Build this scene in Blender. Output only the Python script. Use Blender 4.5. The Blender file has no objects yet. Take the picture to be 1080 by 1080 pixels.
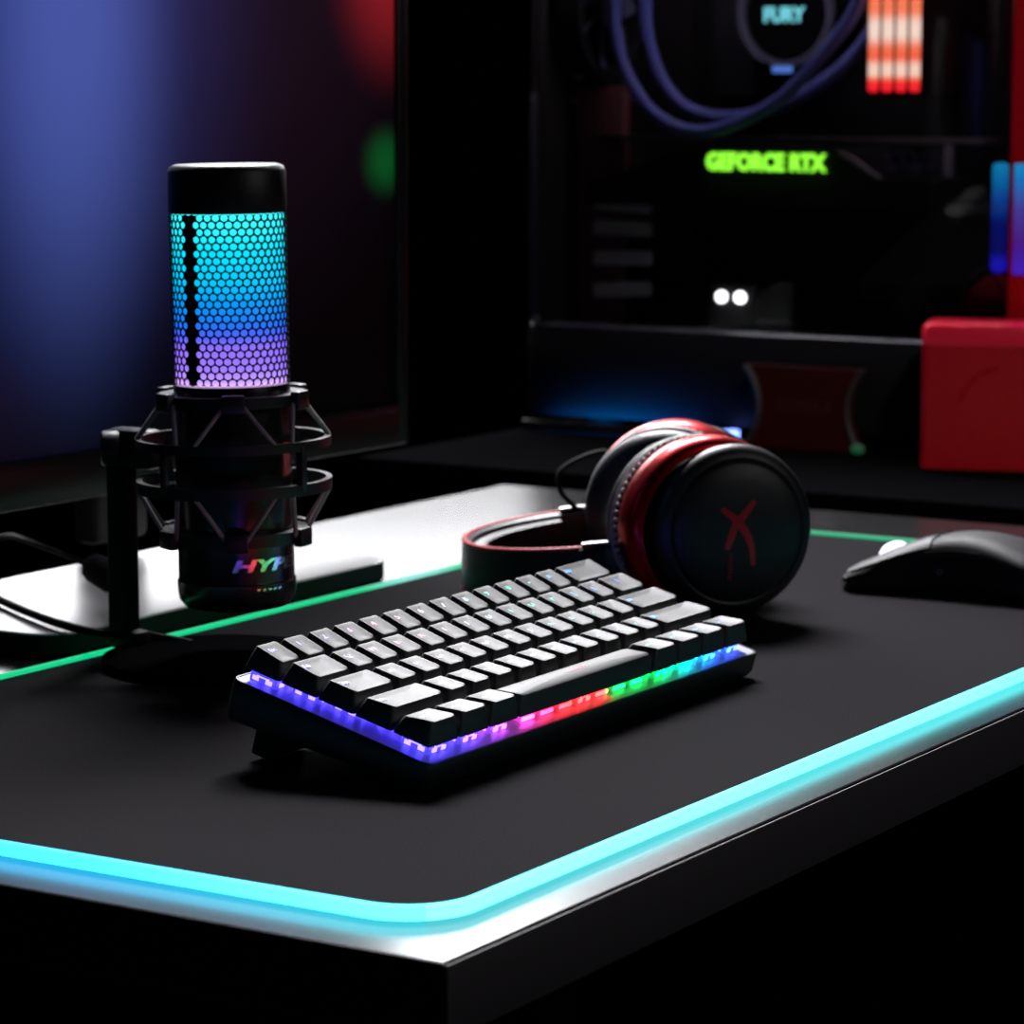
import bpy, bmesh, math, random
from math import sin, cos, pi, radians
from mathutils import Vector, Matrix, Euler
random.seed(7)
S = bpy.context.scene
C = S.collection

# ---------------------------------------------------------------- materials
def lin(r, g, b):
    f = lambda c: (c / 255 / 12.92) if c / 255 <= .04045 else ((c / 255 + .055) / 1.055) ** 2.4
    return (f(r), f(g), f(b), 1)

def mat(name, base=(.02, .02, .02), rough=.5, metal=0, spec=.5, emit=None, power=0, noise=None, bump=0, bscale=800, coat=0, sheen=0):
    m = bpy.data.materials.new(name); m.use_nodes = True
    nt = m.node_tree; b = nt.nodes['Principled BSDF']
    b.inputs['Base Color'].default_value = (*base[:3], 1)
    b.inputs['Roughness'].default_value = rough
    b.inputs['Metallic'].default_value = metal
    b.inputs['Specular IOR Level'].default_value = spec
    b.inputs['Coat Weight'].default_value = coat
    b.inputs['Sheen Weight'].default_value = sheen
    if emit:
        b.inputs['Emission Color'].default_value = (*emit[:3], 1)
        b.inputs['Emission Strength'].default_value = power
    tc = nt.nodes.new('ShaderNodeTexCoord')
    if noise:
        n = nt.nodes.new('ShaderNodeTexNoise'); n.inputs['Scale'].default_value = noise[0]
        n.inputs['Detail'].default_value = 4
        nt.links.new(tc.outputs['Object'], n.inputs['Vector'])
        mr = nt.nodes.new('ShaderNodeMapRange')
        mr.inputs['To Min'].default_value = max(0, rough - noise[1]); mr.inputs['To Max'].default_value = min(1, rough + noise[1])
        nt.links.new(n.outputs['Fac'], mr.inputs['Value']); nt.links.new(mr.outputs['Result'], b.inputs['Roughness'])
    if bump:
        n = nt.nodes.new('ShaderNodeTexNoise'); n.inputs['Scale'].default_value = bscale; n.inputs['Detail'].default_value = 3
        nt.links.new(tc.outputs['Object'], n.inputs['Vector'])
        bp = nt.nodes.new('ShaderNodeBump'); bp.inputs['Strength'].default_value = bump; bp.inputs['Distance'].default_value = .0006
        nt.links.new(n.outputs['Fac'], bp.inputs['Height']); nt.links.new(bp.outputs['Normal'], b.inputs['Normal'])
    return m

def ramp_emit(m, axis, lo, hi, stops, power, ref=None, interp='LINEAR'):
    """emission colour of a lit part runs along one axis of the object (or of the thing 'ref')"""
    nt = m.node_tree; b = nt.nodes['Principled BSDF']
    tc = nt.nodes.new('ShaderNodeTexCoord')
    if ref: tc.object = ref
    sp = nt.nodes.new('ShaderNodeSeparateXYZ'); nt.links.new(tc.outputs['Object'], sp.inputs[0])
    mr = nt.nodes.new('ShaderNodeMapRange'); mr.inputs['From Min'].default_value = lo; mr.inputs['From Max'].default_value = hi
    nt.links.new(sp.outputs[axis], mr.inputs['Value'])
    cr = nt.nodes.new('ShaderNodeValToRGB'); cr.color_ramp.interpolation = interp
    e = cr.color_ramp.elements
    while len(e) > 1: e.remove(e[-1])
    e[0].position = stops[0][0]; e[0].color = lin(*stops[0][1])
    for p, c in stops[1:]:
        q = e.new(p); q.color = lin(*c)
    nt.links.new(mr.outputs['Result'], cr.inputs['Fac'])
    nt.links.new(cr.outputs['Color'], b.inputs['Emission Color'])
    b.inputs['Emission Strength'].default_value = power
    return cr

# ---------------------------------------------------------------- mesh helpers
class MB:
    def __init__(s): s.bm = bmesh.new()
    def loft(s, loops, cap0=True, cap1=True, closed=True, wrap=False):
        rows = [[s.bm.verts.new(p) for p in L] for L in loops]
        n = len(rows[0])
        pairs = list(zip(rows, rows[1:])) + ([(rows[-1], rows[0])] if wrap else [])
        for A, B in pairs:
            for i in range(n if closed else n - 1):
                j = (i + 1) % n
                s.bm.faces.new((A[i], A[j], B[j], B[i]))
        if cap0 and not wrap: s.bm.faces.new(list(reversed(rows[0])))
        if cap1 and not wrap: s.bm.faces.new(rows[-1])
        return s
    def box(s, c, d, bev=0, rot=None):
        cx, cy, cz = c; x, y, z = d[0] / 2, d[1] / 2, d[2] / 2
        if bev:
            b = min(bev, x * .98, y * .98, z * .98)
            L = []
            for zz, ins in ((-z, b), (-z + b * .3, b * .3), (-z + b, 0), (z - b, 0), (z - b * .3, b * .3), (z, b)):
                L.append([(px, py, zz) for px, py in rrect(2 * (x - ins), 2 * (y - ins), max(b - ins * .5, .00005), 3)])
        else:
            L = [[(-x, -y, q), (x, -y, q), (x, y, q), (-x, y, q)] for q in (-z, z)]
        M = (rot or Matrix.Identity(3))
        if not isinstance(M, Matrix): M = Euler(M).to_matrix()
        return s.loft([[tuple(M @ Vector(p) + Vector(c)) for p in l] for l in L])
    def lathe(s, prof, c=(0, 0, 0), n=48, axis=None, wrap=False, a0=0, a1=2 * pi):
        """profile of (r, h) turned round an axis through c"""
        M = Matrix.Identity(3)
        if axis: M = Vector((0, 0, 1)).rotation_difference(Vector(axis)).to_matrix()
        full = abs(a1 - a0 - 2 * pi) < 1e-6
        k = n if full else n + 1
        L = [[tuple(M @ Vector((r * cos(a0 + (a1 - a0) * i / n), r * sin(a0 + (a1 - a0) * i / n), h)) + Vector(c)) for i in range(k)] for r, h in prof]
        return s.loft(L, closed=full, wrap=wrap, cap0=full, cap1=full)
    def tube(s, pts, r, n=10, smooth=0, closed=False, flat=None):
        P = [Vector(p) for p in pts]
        if smooth: P = spline(P, smooth, closed)
        L = []; up = None; m = len(P)
        for i, p in enumerate(P):
            if closed: t = (P[(i + 1) % m] - P[i - 1]).normalized()
            else: t = (P[min(i + 1, m - 1)] - P[max(i - 1, 0)]).normalized()
            if up is None:
                up = t.orthogonal().normalized()
                if abs(t.z) < .9: up = (Vector((0, 0, 1)) - t * t.z).normalized()
            up = (up - t * up.dot(t)).normalized(); sd = t.cross(up)
            rr = r[i] if isinstance(r, (list, tuple)) else r
            ru, rs = (rr, rr) if not flat else (rr * flat, rr)
            L.append([tuple(p + up * cos(a) * ru + sd * sin(a) * rs) for a in (2 * pi * k / n for k in range(n))])
        return s.loft(L, wrap=closed)
    def prism(s, pts, h0, h1, M=None):
        M = M or Matrix.Identity(4)
        return s.loft([[tuple(M @ Vector((x, y, h))) for x, y in pts] for h in (h0, h1)])
    def add_mesh(s, me, M):
        n = len(s.bm.verts); s.bm.from_mesh(me); s.bm.verts.ensure_lookup_table()
        for v in list(s.bm.verts)[n:]: v.co = M @ v.co
        return s
    def build(s, name, m, parent=None, sharp=40, loc=None):
        bmesh.ops.recalc_face_normals(s.bm, faces=s.bm.faces)
        me = bpy.data.meshes.new(name); s.bm.to_mesh(me); s.bm.free()
        for p in me.polygons: p.use_smooth = True
        me.set_sharp_from_angle(angle=radians(sharp))
        me.materials.append(m)
        o = bpy.data.objects.new(name, me); C.objects.link(o)
        if parent: o.parent = parent
        if loc: o.location = loc
        return o

def rrect(w, h, r, k=4):
    r = min(r, w / 2 * .999, h / 2 * .999); out = []
    for cx, cy, a in ((w / 2 - r, h / 2 - r, 0), (-w / 2 + r, h / 2 - r, 90), (-w / 2 + r, -h / 2 + r, 180), (w / 2 - r, -h / 2 + r, 270)):
        for i in range(k + 1):
            t = radians(a + 90 * i / k); out.append((cx + r * cos(t), cy + r * sin(t)))
    return out

def spline(P, k, closed=False):
    out = []; n = len(P)
    for i in range(n if closed else n - 1):
        g = (lambda j: P[j % n]) if closed else (lambda j: P[max(0, min(n - 1, j))])
        a, b, c, d = g(i - 1), g(i), g(i + 1), g(i + 2)
        for j in range(k):
            t = j / k
            out.append(.5 * ((2 * b) + (c - a) * t + (2 * a - 5 * b + 4 * c - d) * t * t + (3 * b - a - 3 * c + d) * t ** 3))
    if not closed: out.append(P[-1])
    return out

def thing(name, label, cat, loc=(0, 0, 0), rot=(0, 0, 0), group=None):
    o = bpy.data.objects.new(name, None); o.empty_display_size = .02; C.objects.link(o)
    o.location = loc; o.rotation_euler = rot
    o['label'] = label; o['category'] = cat
    if group: o['group'] = group
    return o
def struct(o):
    o['kind'] = 'structure'; return o

def text_mesh(s, size, thick=.0002, offset=0.0, shear=0.0, spacing=1.0, res=3):
    cu = bpy.data.curves.new('lettering', 'FONT'); cu.body = s; cu.size = size; cu.extrude = thick; cu.offset = offset
    cu.shear = shear; cu.space_character = spacing; cu.resolution_u = res
    cu.align_x = 'CENTER'; cu.align_y = 'CENTER'
    o = bpy.data.objects.new('lettering', cu); C.objects.link(o)
    dg = bpy.context.evaluated_depsgraph_get(); dg.update()
    me = bpy.data.meshes.new_from_object(o.evaluated_get(dg))
    bpy.data.objects.remove(o); bpy.data.curves.remove(cu)
    return me

def basis(loc, X, Y):
    X = Vector(X).normalized(); Y = Vector(Y).normalized(); Z = X.cross(Y)
    return Matrix(((X.x, Y.x, Z.x, loc[0]), (X.y, Y.y, Z.y, loc[1]), (X.z, Y.z, Z.z, loc[2]), (0, 0, 0, 1)))

# ---------------------------------------------------------------- shared materials
M = {}
M['desk'] = mat('black_laminate', (.012, .012, .013), .21, spec=.6, noise=(14, .01))
M['deskedge'] = mat('black_edge_band', (.07, .065, .075), .6)
M['room'] = mat('dark_paint', (.003, .003, .0035), .9, noise=(6, .05), spec=.02)
M['floor'] = mat('dark_carpet', (.0025, .0025, .0025), 1, spec=0, bump=.3)
M['table'] = mat('matt_black_table', (.003, .003, .0035), .9, spec=0)
M['cloth'] = mat('black_cloth', (.013, .0115, .0135), .9, spec=.03, bump=.7, bscale=1400)
M['plastic'] = mat('black_plastic', (.008, .008, .009), .45, noise=(200, .05))
M['matte'] = mat('matte_black', (.006, .006, .0065), .65, spec=.3)
M['gloss'] = mat('gloss_black', (.006, .006, .007), .16)
M['keycap'] = mat('black_keycap', (.0055, .0055, .006), .58, spec=.85, noise=(900, .06), bump=.12, bscale=3000)
M['rubber'] = mat('rubber', (.008, .008, .008), .8, spec=.2)
M['greymetal'] = mat('grey_metal', (.30, .28, .28), .42, metal=1)
M['silver'] = mat('silver_metal', (.62, .62, .62), .3, metal=1)
M['red_metal'] = mat('red_anodised_metal', (.50, .005, .009), .30, metal=.9, coat=.12)
M['red_plastic'] = mat('red_plastic', (.55, .004, .012), .28, noise=(20, .04))
M['leather'] = mat('black_leather', (.012, .012, .014), .42, bump=.3, bscale=500)
M['stitch'] = mat('red_stitching', (.75, .07, .10), .6)
M['cord'] = mat('grey_elastic_cord', (.34, .32, .32), .6)

# ================================================================= the room
def slab(name, lo, hi, m):
    c = [(a + b) / 2 for a, b in zip(lo, hi)]
    return MB().box(c, [b - a for a, b in zip(lo, hi)]).build(name, m)
FZ = -.742
struct(slab('floor', (-2.2, -2.2, FZ - .05), (4.6, 4.2, FZ), M['floor']))
struct(slab('ceiling', (-2.2, -2.2, 1.9), (4.6, 4.2, 1.95), M['room']))
struct(slab('wall_back', (-2.2, 4.2, FZ), (4.6, 4.25, 1.9), M['room']))
struct(slab('wall_right', (4.6, -2.2, FZ), (4.65, 4.2, 1.9), M['room']))
struct(slab('wall_left', (-2.25, -2.2, FZ), (-2.2, 4.2, 1.9), M['room']))
struct(slab('wall_front', (-2.2, -2.25, FZ), (4.6, -2.2, 1.9), M['room']))

# ================================================================= desk
DW, DD, DT = 1.062, .635, .028
desk = thing('desk', 'black rectangular desk with a thick edge holding the lit mouse pad and keyboard', 'desk', (0, 0, FZ))
d = MB(); d.box((DW / 2, DD / 2, -FZ - DT / 2), (DW, DD, DT), .0012); d.build('desktop', M['desk'], desk, 4)
for x in (.10, DW - .06):
    for y in (.10, DD - .06):
        b = MB(); b.box((x, y, (-FZ - DT) / 2), (.05, .05, -FZ - DT), .003); b.build('leg', M['matte'], desk)

b = MB(); b.box((DW / 2, -.0003, -FZ - DT / 2), (DW - .002, .0008, DT - .002), .0002); b.build('edge_band', M['deskedge'], desk)
b = MB(); b.box((DW / 2, DD - .012, (-FZ - DT) / 2 + .002), (DW - .02, .018, -FZ - DT - .004), .001); b.build('back_panel', M['floor'], desk)  # unseen panel added to keep light off the floor
b = MB(); b.box((DW - .012, DD / 2, (-FZ - DT) / 2 + .002), (.018, DD - .06, -FZ - DT - .004), .001); b.build('side_panel', M['floor'], desk)  # second unseen panel, blocks light past the right end
table = thing('side_table', 'black side table beyond the desk, carrying the computer and red box', 'table', (1.49, .52, FZ))
b = MB(); b.box((0, -.11, -FZ - .0155), (.68, .83, .03), .002); b.build('tabletop', M['table'], table)
for sx in (-1, 1):
    for sy in (-1, 1):
        b = MB(); b.box((sx * .29, -.11 + sy * .36, (-FZ - .031) / 2), (.05, .05, -FZ - .031), .003); b.build('leg', M['matte'], table)

# ================================================================= mouse pad
PX, PY, PW, PD = .0338, .0275, .8963, .4092
pad = thing('mouse_pad', 'long black cloth mouse pad with a glowing cyan and green edge lying on the desk', 'mouse pad', (PX + PW / 2, PY + PD / 2, 0))
TR = .0029
b = MB(); L = []
for z, ins in ((0.0002, .001), (.0034, .001), (.0040, .0016)):
    L.append([(x, y, z) for x, y in rrect(PW - 2 * ins, PD - 2 * ins, .026, 10)])
b.loft(L); b.build('cloth_surface', M['cloth'], pad, 4)
# light tube all round the rim, four lit runs
loop = rrect(PW + .003, PD + .003, .027, 12)
nl = len(loop); q = nl // 4
def run(name, pts, stops, axis, lo, hi, power):
    m = mat('lit_' + name, (.03, .03, .03), .6, spec=.05); ramp_emit(m, axis, lo, hi, stops, power)
    P = [(x, y, TR + .0002) for x, y in pts]
    dense = []
    for a, c in zip(P, P[1:]):
        k = max(1, int((Vector(c) - Vector(a)).length / .02))
        dense += [tuple(Vector(a).lerp(Vector(c), i / k)) for i in range(k)]
    dense.append(P[-1])
    g = MB(); g.tube(dense, TR, 16); return g.build('light_strip', m, pad)
# loop order: right-back corner, left-back corner, left-front corner, right-front corner
rb, lb, lf, rf = loop[:13], loop[13:26], loop[26:39], loop[39:52]
G = (0, 226, 150); CY = (120, 255, 255)
o = run('back', rb[6:] + lb[:7], [(0, G), (.62, G), (.665, (150, 250, 235)), (.70, (150, 250, 235)), (.74, G), (1, G)], 'X', -PW / 2, PW / 2, .85); o['label'] = 'green light strip'
o = run('left', lb[6:] + lf[:7], [(0, (78, 225, 240)), (.35, (50, 190, 245)), (1, (30, 165, 240))], 'Y', -PD / 2, PD / 2, 3.6); o['label'] = 'cyan light strip'
o = run('front', lf[6:] + rf[:7], [(0, (95, 228, 238)), (.5, (92, 232, 236)), (1, (60, 228, 230))], 'X', -PW / 2, PW / 2, 3.3); o['label'] = 'cyan light strip'
o = run('right', rf[6:] + rb[:7], [(0, (0, 226, 190)), (.4, (0, 200, 140)), (1, (0, 190, 130))], 'Y', -PD / 2, PD / 2, .8); o['label'] = 'green light strip'

# ================================================================= keyboard
U = .01905
KT, KYAW = .2604, .0107
KC = Vector((.3316, .1749, .0427))                  # middle of the key tops
RK = Matrix.Rotation(KYAW, 3, 'Z') @ Matrix.Rotation(KT, 3, 'X')
OFF = -.028
kb = thing('keyboard', 'compact black mechanical keyboard with rainbow backlight on the mouse pad', 'keyboard')
kb.matrix_world = Matrix.Translation(KC + RK @ Vector((0, 0, OFF))) @ RK.to_4x4()
Z0 = -OFF                                           # key-top plane in the thing's own frame
PLZ = Z0 - .0125                                    # plate top
def rr_case(ins): return [(x, y - .0017) for x, y in rrect(.296 - 2 * ins, .1022 - 2 * ins, .005, 5)]
def kz(y): return PLZ - .0135 - (y + .0528) / .1056 * .0065
b = MB(); L = []
for ins, dz in ((.004, 0), (.0012, .0012), (0, .004)):
    L.append([(x, y, kz(y) + dz) for x, y in rr_case(ins)])
for ins, z in ((0, PLZ - .0014), (.0004, PLZ - .0004), (.0012, PLZ - .0004), (.0014, PLZ - .0016)):
    L.append([(x, y, z) for x, y in rr_case(ins)])
b.loft(L); b.build('case', M['plastic'], kb)
m_plate = mat('white_backplate', (.55, .55, .58), .35, noise=(300, .1))
b = MB(); b.loft([[(x, y - .0017, z) for x, y in rrect(.2928, .0990, .004, 5)] for z in (PLZ - .0016, PLZ - .0006)]); b.build('backplate', m_plate, kb)
for sx in (-1, 1):
    b = MB(); b.box((sx * .115, .0385, (PLZ - .019 + Z0 - .0484) / 2), (.03, .009, (PLZ - .019) - (Z0 - .0484)), .001); b.build('foot', M['rubber'], kb)

RB = [(0, (70, 60, 255)), (.10, (80, 60, 255)), (.17, (120, 60, 240)), (.24, (190, 60, 220)), (.29, (235, 60, 190)), (.34, (250, 40, 90)), (.40, (255, 40, 45)),
      (.525, (255, 50, 50)), (.535, (10, 170, 60)), (.70, (0, 200, 80)), (.76, (0, 215, 150)), (.82, (0, 190, 230)), (.88, (30, 110, 255)), (1, (60, 60, 255))]
m_led = mat('led_lens', (.3, .3, .3), .3); ramp_emit(m_led, 'X', -7.5 * U, 7.5 * U, RB, 13.0, kb)
m_sw = mat('clear_switch_housing', (.25, .25, .27), .2); ramp_emit(m_sw, 'X', -7.5 * U, 7.5 * U, RB, 1.1, kb)
RBL = [(0, (70, 90, 235)), (.12, (150, 140, 225)), (.2, (205, 140, 250)), (.28, (250, 130, 210)), (.36, (250, 140, 150)), (.46, (245, 225, 225)), (.53, (200, 245, 245)),
       (.60, (40, 215, 200)), (.72, (0, 215, 170)), (.79, (0, 190, 225)), (.88, (0, 140, 250)), (1, (30, 110, 255))]
m_leg = mat('backlit_legend', (.3, .3, .3), .4); ramp_emit(m_leg, 'X', -7.5 * U, 7.5 * U, RBL, 1.5, kb)
m_stem = mat('red_switch_stem', (.30, .01, .03), .4)

m_rear = mat('rear_light_guide', (.2, .2, .2), .4); ramp_emit(m_rear, 'X', -7.5 * U, 7.5 * U, RB, 9.0, kb)
b = MB(); b.box((0, .0484, PLZ + .0006), (.267, .0010, .0034), .0003); o = b.build('rear_light_strip', m_rear, kb); o['label'] = 'rainbow light strip along the rear edge'  # emitting strip added for the rainbow reflections on the microphone
def switch_mesh():
    b = MB(); z = PLZ - .0006
    b.loft([[(x, y, zz) for x, y in rrect(w, w, .001, 2)] for zz, w in ((z, .0140), (z + .0016, .0140))])
    b.loft([[(x, y, zz) for x, y in rrect(w, w, .001, 2)] for zz, w in ((z + .0016, .0128), (z + .0038, .0118), (z + .0052, .0098))])
    for sx in (-1, 1):                                # clips of the clear housing
        b.box((sx * .0068, 0, z + .0022), (.0010, .0050, .0022)); b.box((0, sx * .0068, z + .0022), (.0050, .0010, .0022))
        b.box((sx * .0055, .0055, z + .003), (.0022, .0022, .0030)); b.box((sx * .0055, -.0055, z + .003), (.0022, .0022, .0030))
    return b
def led_mesh():
    b = MB(); z = PLZ - .0006
    b.box((0, .0050, z + .0056), (.0042, .0022, .0010), .0003)
    for sx in (-1, 1):
        for e in (-1, 1):
            b.box((sx * .00742, e * .0034, z + .0017), (.0006, .0030, .0018)); b.box((e * .0034, sx * .00742, z + .0017), (.0030, .0006, .0018))
        b.box((sx * .0071, 0, z + .0028), (.0006, .0060, .0006)); b.box((0, sx * .0071, z + .0028), (.0060, .0006, .0006))
    return b
def stem_mesh():
    b = MB(); z = PLZ + .0046; b.box((0, 0, z + .0012), (.0065, .0045, .0024), .0004); return b

ROWS = [
 (0, 10.5, [('Ctrl', 1.25), ('Win', 1.25), ('Alt', 1.25), ('', 6.25), ('Alt', 1.25), ('Fn', 1.25), ('Menu', 1.25), ('Ctrl', 1.25)]),
 (1, 5, [('Shift', 2.25)] + [(c, 1) for c in 'ZXCVBNM,./'] + [('Shift', 2.75)]),
 (2, 0, [('Caps', 1.75)] + [(c, 1) for c in "ASDFGHJKL;'"] + [('Enter', 2.25)]),
 (3, -5, [('Tab', 1.5)] + [(c, 1) for c in 'QWERTYUIOP[]'] + [('\\', 1.5)]),
 (4, -9, [('Esc', 1)] + [(c, 1) for c in '1234567890-='] + [('Bksp', 2)]),
]
cap_cache = {}
def cap_mesh(w, row, tilt, space):
    key = (w, row)
    if key in cap_cache: return cap_cache[key]
    b = MB(); bw = w * U - .0009; bd = U - .0009; zb = PLZ + .0042
    tw, td = bw - .0052, bd - .0042
    t = radians(tilt)
    def top(x, y, s=1):
        if space: z = -.0016 * (2 * y / td) ** 2 + .0004
        else:
            hx = min(tw / 2, .0075); e = max(0, abs(x) - (tw / 2 - hx)) / hx
            z = .0014 * e ** 2 - .0007
        return Z0 + z - y * math.tan(t)
    L = [[(x, y, zb) for x, y in rrect(bw, bd, .0012, 3)], [(x, y, zb + .0012) for x, y in rrect(bw - .0003, bd - .0003, .0014, 3)]]
    for f in (.5, .93):
        R = rrect(bw + (tw - bw) * f, bd + (td - bd) * f, .0018, 3)
        L.append([(x, y + .0004 * f, zb + .0012 + (top(x, y) - zb - .0012) * (f if f < .9 else .955)) for x, y in R])
    for s in (1, .94, .75, .5, .25, .02):
        R = rrect(tw, td, .0018, 3)
        L.append([(x * s, y * s + .0004, top(x * s, y * s) + (0 if s < 1 else -.00012)) for x, y in R])
    b.loft(L)
    o = b.build('keycap', M['keycap'], None, 50); me = o.data
    bpy.data.objects.remove(o); cap_cache[key] = me
    return me

sw0 = switch_mesh().build('switch', m_sw, None); ld0 = led_mesh().build('led', m_led, None); st0 = stem_mesh().build('stem', m_stem, None)
sw_me, ld_me, st_me = sw0.data, ld0.data, st0.data
for o in (sw0, ld0, st0): bpy.data.objects.remove(o)
def put(name, me, parent, loc=(0, 0, 0)):
    o = bpy.data.objects.new(name, me); C.objects.link(o); o.parent = parent; o.location = loc; return o
for row, tilt, keys in ROWS:
    x = 0
    for leg, w in keys:
        lx = (x + w / 2 - 7.5) * U; ly = (row + .5 - 2.5) * U; x += w
        space = w > 6
        k = put('keycap', cap_mesh(w, row, tilt, space), kb, (lx, ly, 0))
        xs = [0] if w < 2 else ([-.0119, .0119] if not space else [-.05, 0, .05])
        for dx in ([0] if not space else [0]):
            s_ = put('switch', sw_me, kb, (lx + dx, ly, 0)); put('led', ld_me, s_); put('stem', st_me, s_)
        if space:
            for dx in (-.048, -.032, -.016, .016, .032, .048):
                g = MB(); g.box((dx, 0, PLZ + .0012), (.0105, .0135, .0034), .001); q_ = g.build('stabilizer', m_sw, k); q_.location = (0, 0, 0)  # glowing blocks added to brighten the plate under the space bar
                g = MB(); g.box((dx, -.0072, PLZ + .0012), (.0100, .0006, .0016)); g.build('led', m_led, q_) if False else g.build('led', m_led, k)  # extra emitters added here, no switch beneath them
        if leg:
            sz = .0052 if len(leg) == 1 else .0034
            me = text_mesh(leg, sz, .00008, .00012, res=2)
            bw = w * U - .0061
            t = radians(tilt); y = .0030
            lxp = 0 if len(leg) == 1 else -bw / 2 + .0046 if w > 1.3 else 0
            g = MB(); g.add_mesh(me, Matrix.Translation((lxp, y, Z0 - .00062 - y * math.tan(t) + (0.0004 if w > 1.3 else 0))) @ Matrix.Rotation(-t, 4, 'X'))
            bpy.data.meshes.remove(me)
            g.build('legend', m_leg, k)
            k.data = k.data
        elif space:
            me = text_mesh('HYPERX', .0042, .0001, .0001, shear=.2)
            g = MB(); g.add_mesh(me, Matrix.Translation((0, 0, Z0 + .0004 )) @ Matrix.Rotation(-radians(tilt), 4, 'X'))
            bpy.data.meshes.remove(me); g.build('legend', mat('pink_legend', (.3, .1, .12), .5, emit=(.55, .08, .12), power=.5), k)

# keyboard cable running behind to the back left, over the pad's lit rim
b = MB(); inv = kb.matrix_world.inverted()
P = [(.330, .236, .030), (.352, .262, .012), (.368, .300, .0068), (.3722, .3508, .0068), (.3850, .3838, .0075), (.3813, .4066, .0105), (.3765, .4162, .0122), (.3722, .4238, .0140), (.3545, .4296, .0155), (.3682, .4750, .0155), (.4089, .5487, .0155), (.4530, .6070, .0155), (.48, .66, .0155)]
P = [inv @ Vector(p) for p in P]
b.tube(P, .0022, 8, 6); b.build('cable', M['rubber'], kb)

# ================================================================= microphone
mc = Vector((.3692, .3600, .0042))
mic = thing('microphone', 'black desktop microphone with a glowing blue honeycomb grille in a shock mount', 'microphone', mc)
z = lambda h: h - mc.z
R0 = .0283
b = MB(); b.lathe([(.057, 0), (.058, .0008), (.058, .0045), (.0485, .0062), (.030, .0072), (.002, .0074)], (0, .010, 0), 64); b.build('stand_base', M['table'], mic)
# flat pole at the back of the base, with hinge and knob
b = MB(); b.box((-.0035, .0675, (.0060 + z(.116)) / 2), (.010, .0135, z(.116) - .0060), .002); b.box((-.0035, .0640, .008), (.012, .020, .010), .003); b.build('pole', M['matte'], mic)
b = MB(); b.box((-.0025, .0600, z(.1085)), (.013, .028, .020), .003); b.build('hinge', M['plastic'], mic)
b = MB(); b.lathe([(.0085, 0), (.009, .001), (.009, .008), (.0080, .009), (.001, .009)], (-.007, .066, z(.1085)), 20, axis=(-.6, .8, 0)); b.build('knob', M['plastic'], mic)
# lower body
b = MB(); b.lathe([(.002, z(.0338)), (.020, z(.0338)), (.0255, z(.0352)), (.0283, z(.039)), (.0290, z(.043)), (.0290, z(.0478)), (.0284, z(.0482)), (R0, z(.0485)), (R0, z(.0700)), (R0 - .0006, z(.0705)), (R0 - .0006, z(.0740)), (R0, z(.0745)), (R0, z(.1405)), (R0 - .0005, z(.1436)), (.003, z(.1440))], n=72); b.build('body', mat('body_satin_black', (.008, .008, .009), .24, spec=1.0), mic)
# lit core
m_core = mat('lit_core', (.1, .1, .1), .5)
ramp_emit(m_core, 'Z', z(.144), z(.2265), [(0, (235, 190, 255)), (.03, (190, 150, 255)), (.10, (150, 115, 245)), (.22, (135, 105, 240)), (.29, (70, 90, 235)), (.36, (25, 105, 225)), (.48, (0, 140, 230)), (.60, (0, 185, 240)), (.8, (0, 215, 240)), (1, (60, 240, 245))], 1.25)
b = MB(); b.lathe([(.003, z(.1442)), (R0 - .0012, z(.1442)), (R0 - .0012, z(.2262)), (.003, z(.2262))], n=64); b.build('lit_core', m_core, mic)
# honeycomb grille: real round holes, one column left solid
b = MB(); NC, NR = 43, 24
ph = 2 * pi / NC; rowh = (z(.2262) - z(.1442)) / NR
cam_ang = math.atan2(-.52, -.85)
seam = cam_ang - radians(35.5)                         # solid seam, left of the side facing the room
hexv = [(math.sin(pi / 3 * i), math.cos(pi / 3 * i)) for i in range(6)]
for r in range(NR):
    zc = z(.1442) + (r + .5) * rowh
    for c in range(NC):
        a = (c + (.5 if r % 2 else 0)) * ph
        dd = (a - seam + pi) % (2 * pi) - pi
        solid = abs(dd) < ph * .74
        def P(u, v, rad):
            return (rad * cos(a + u), rad * sin(a + u), zc + v)
        hx = []
        for i in range(6):
            u = hexv[i][0] * ph / 1.732; v = hexv[i][1] * rowh / 1.5
            zz = zc + v
            v = max(z(.1442), min(z(.2262), zz)) - zc
            hx.append((u, v))
        ring = []
        for i in range(6):
            j = (i + 1) % 6; ring += [hx[i], ((hx[i][0] + hx[j][0]) / 2, (hx[i][1] + hx[j][1]) / 2)]
        if solid:
            b.bm.faces.new([b.bm.verts.new(P(u, v, R0)) for u, v in ring]); continue
        hole = []
        for u, v in ring:
            t = math.atan2(v / rowh, u / ph * 1.1547)
            hole.append((cos(t) * ph * .435, sin(t) * rowh * .485))
        o1 = [b.bm.verts.new(P(u, v, R0)) for u, v in ring]; i1 = [b.bm.verts.new(P(u, v, R0)) for u, v in hole]
        i2 = [b.bm.verts.new(P(u, v, R0 - .0005)) for u, v in hole]
        for i in range(12):
            j = (i + 1) % 12
            b.bm.faces.new((o1[i], o1[j], i1[j], i1[i])); b.bm.faces.new((i1[i], i1[j], i2[j], i2[i]))
bmesh.ops.remove_doubles(b.bm, verts=b.bm.verts, dist=.00002)
b.build('grille', M['matte'], mic)
b = MB(); b.lathe([(.003, z(.2262)), (R0, z(.2262)), (R0 + .0003, z(.227)), (R0 + .0003, z(.2458)), (R0 - .001, z(.2483)), (R0 - .0035, z(.2494)), (.003, z(.2497))], n=64); b.build('top_cap', M['plastic'], mic)
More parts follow.
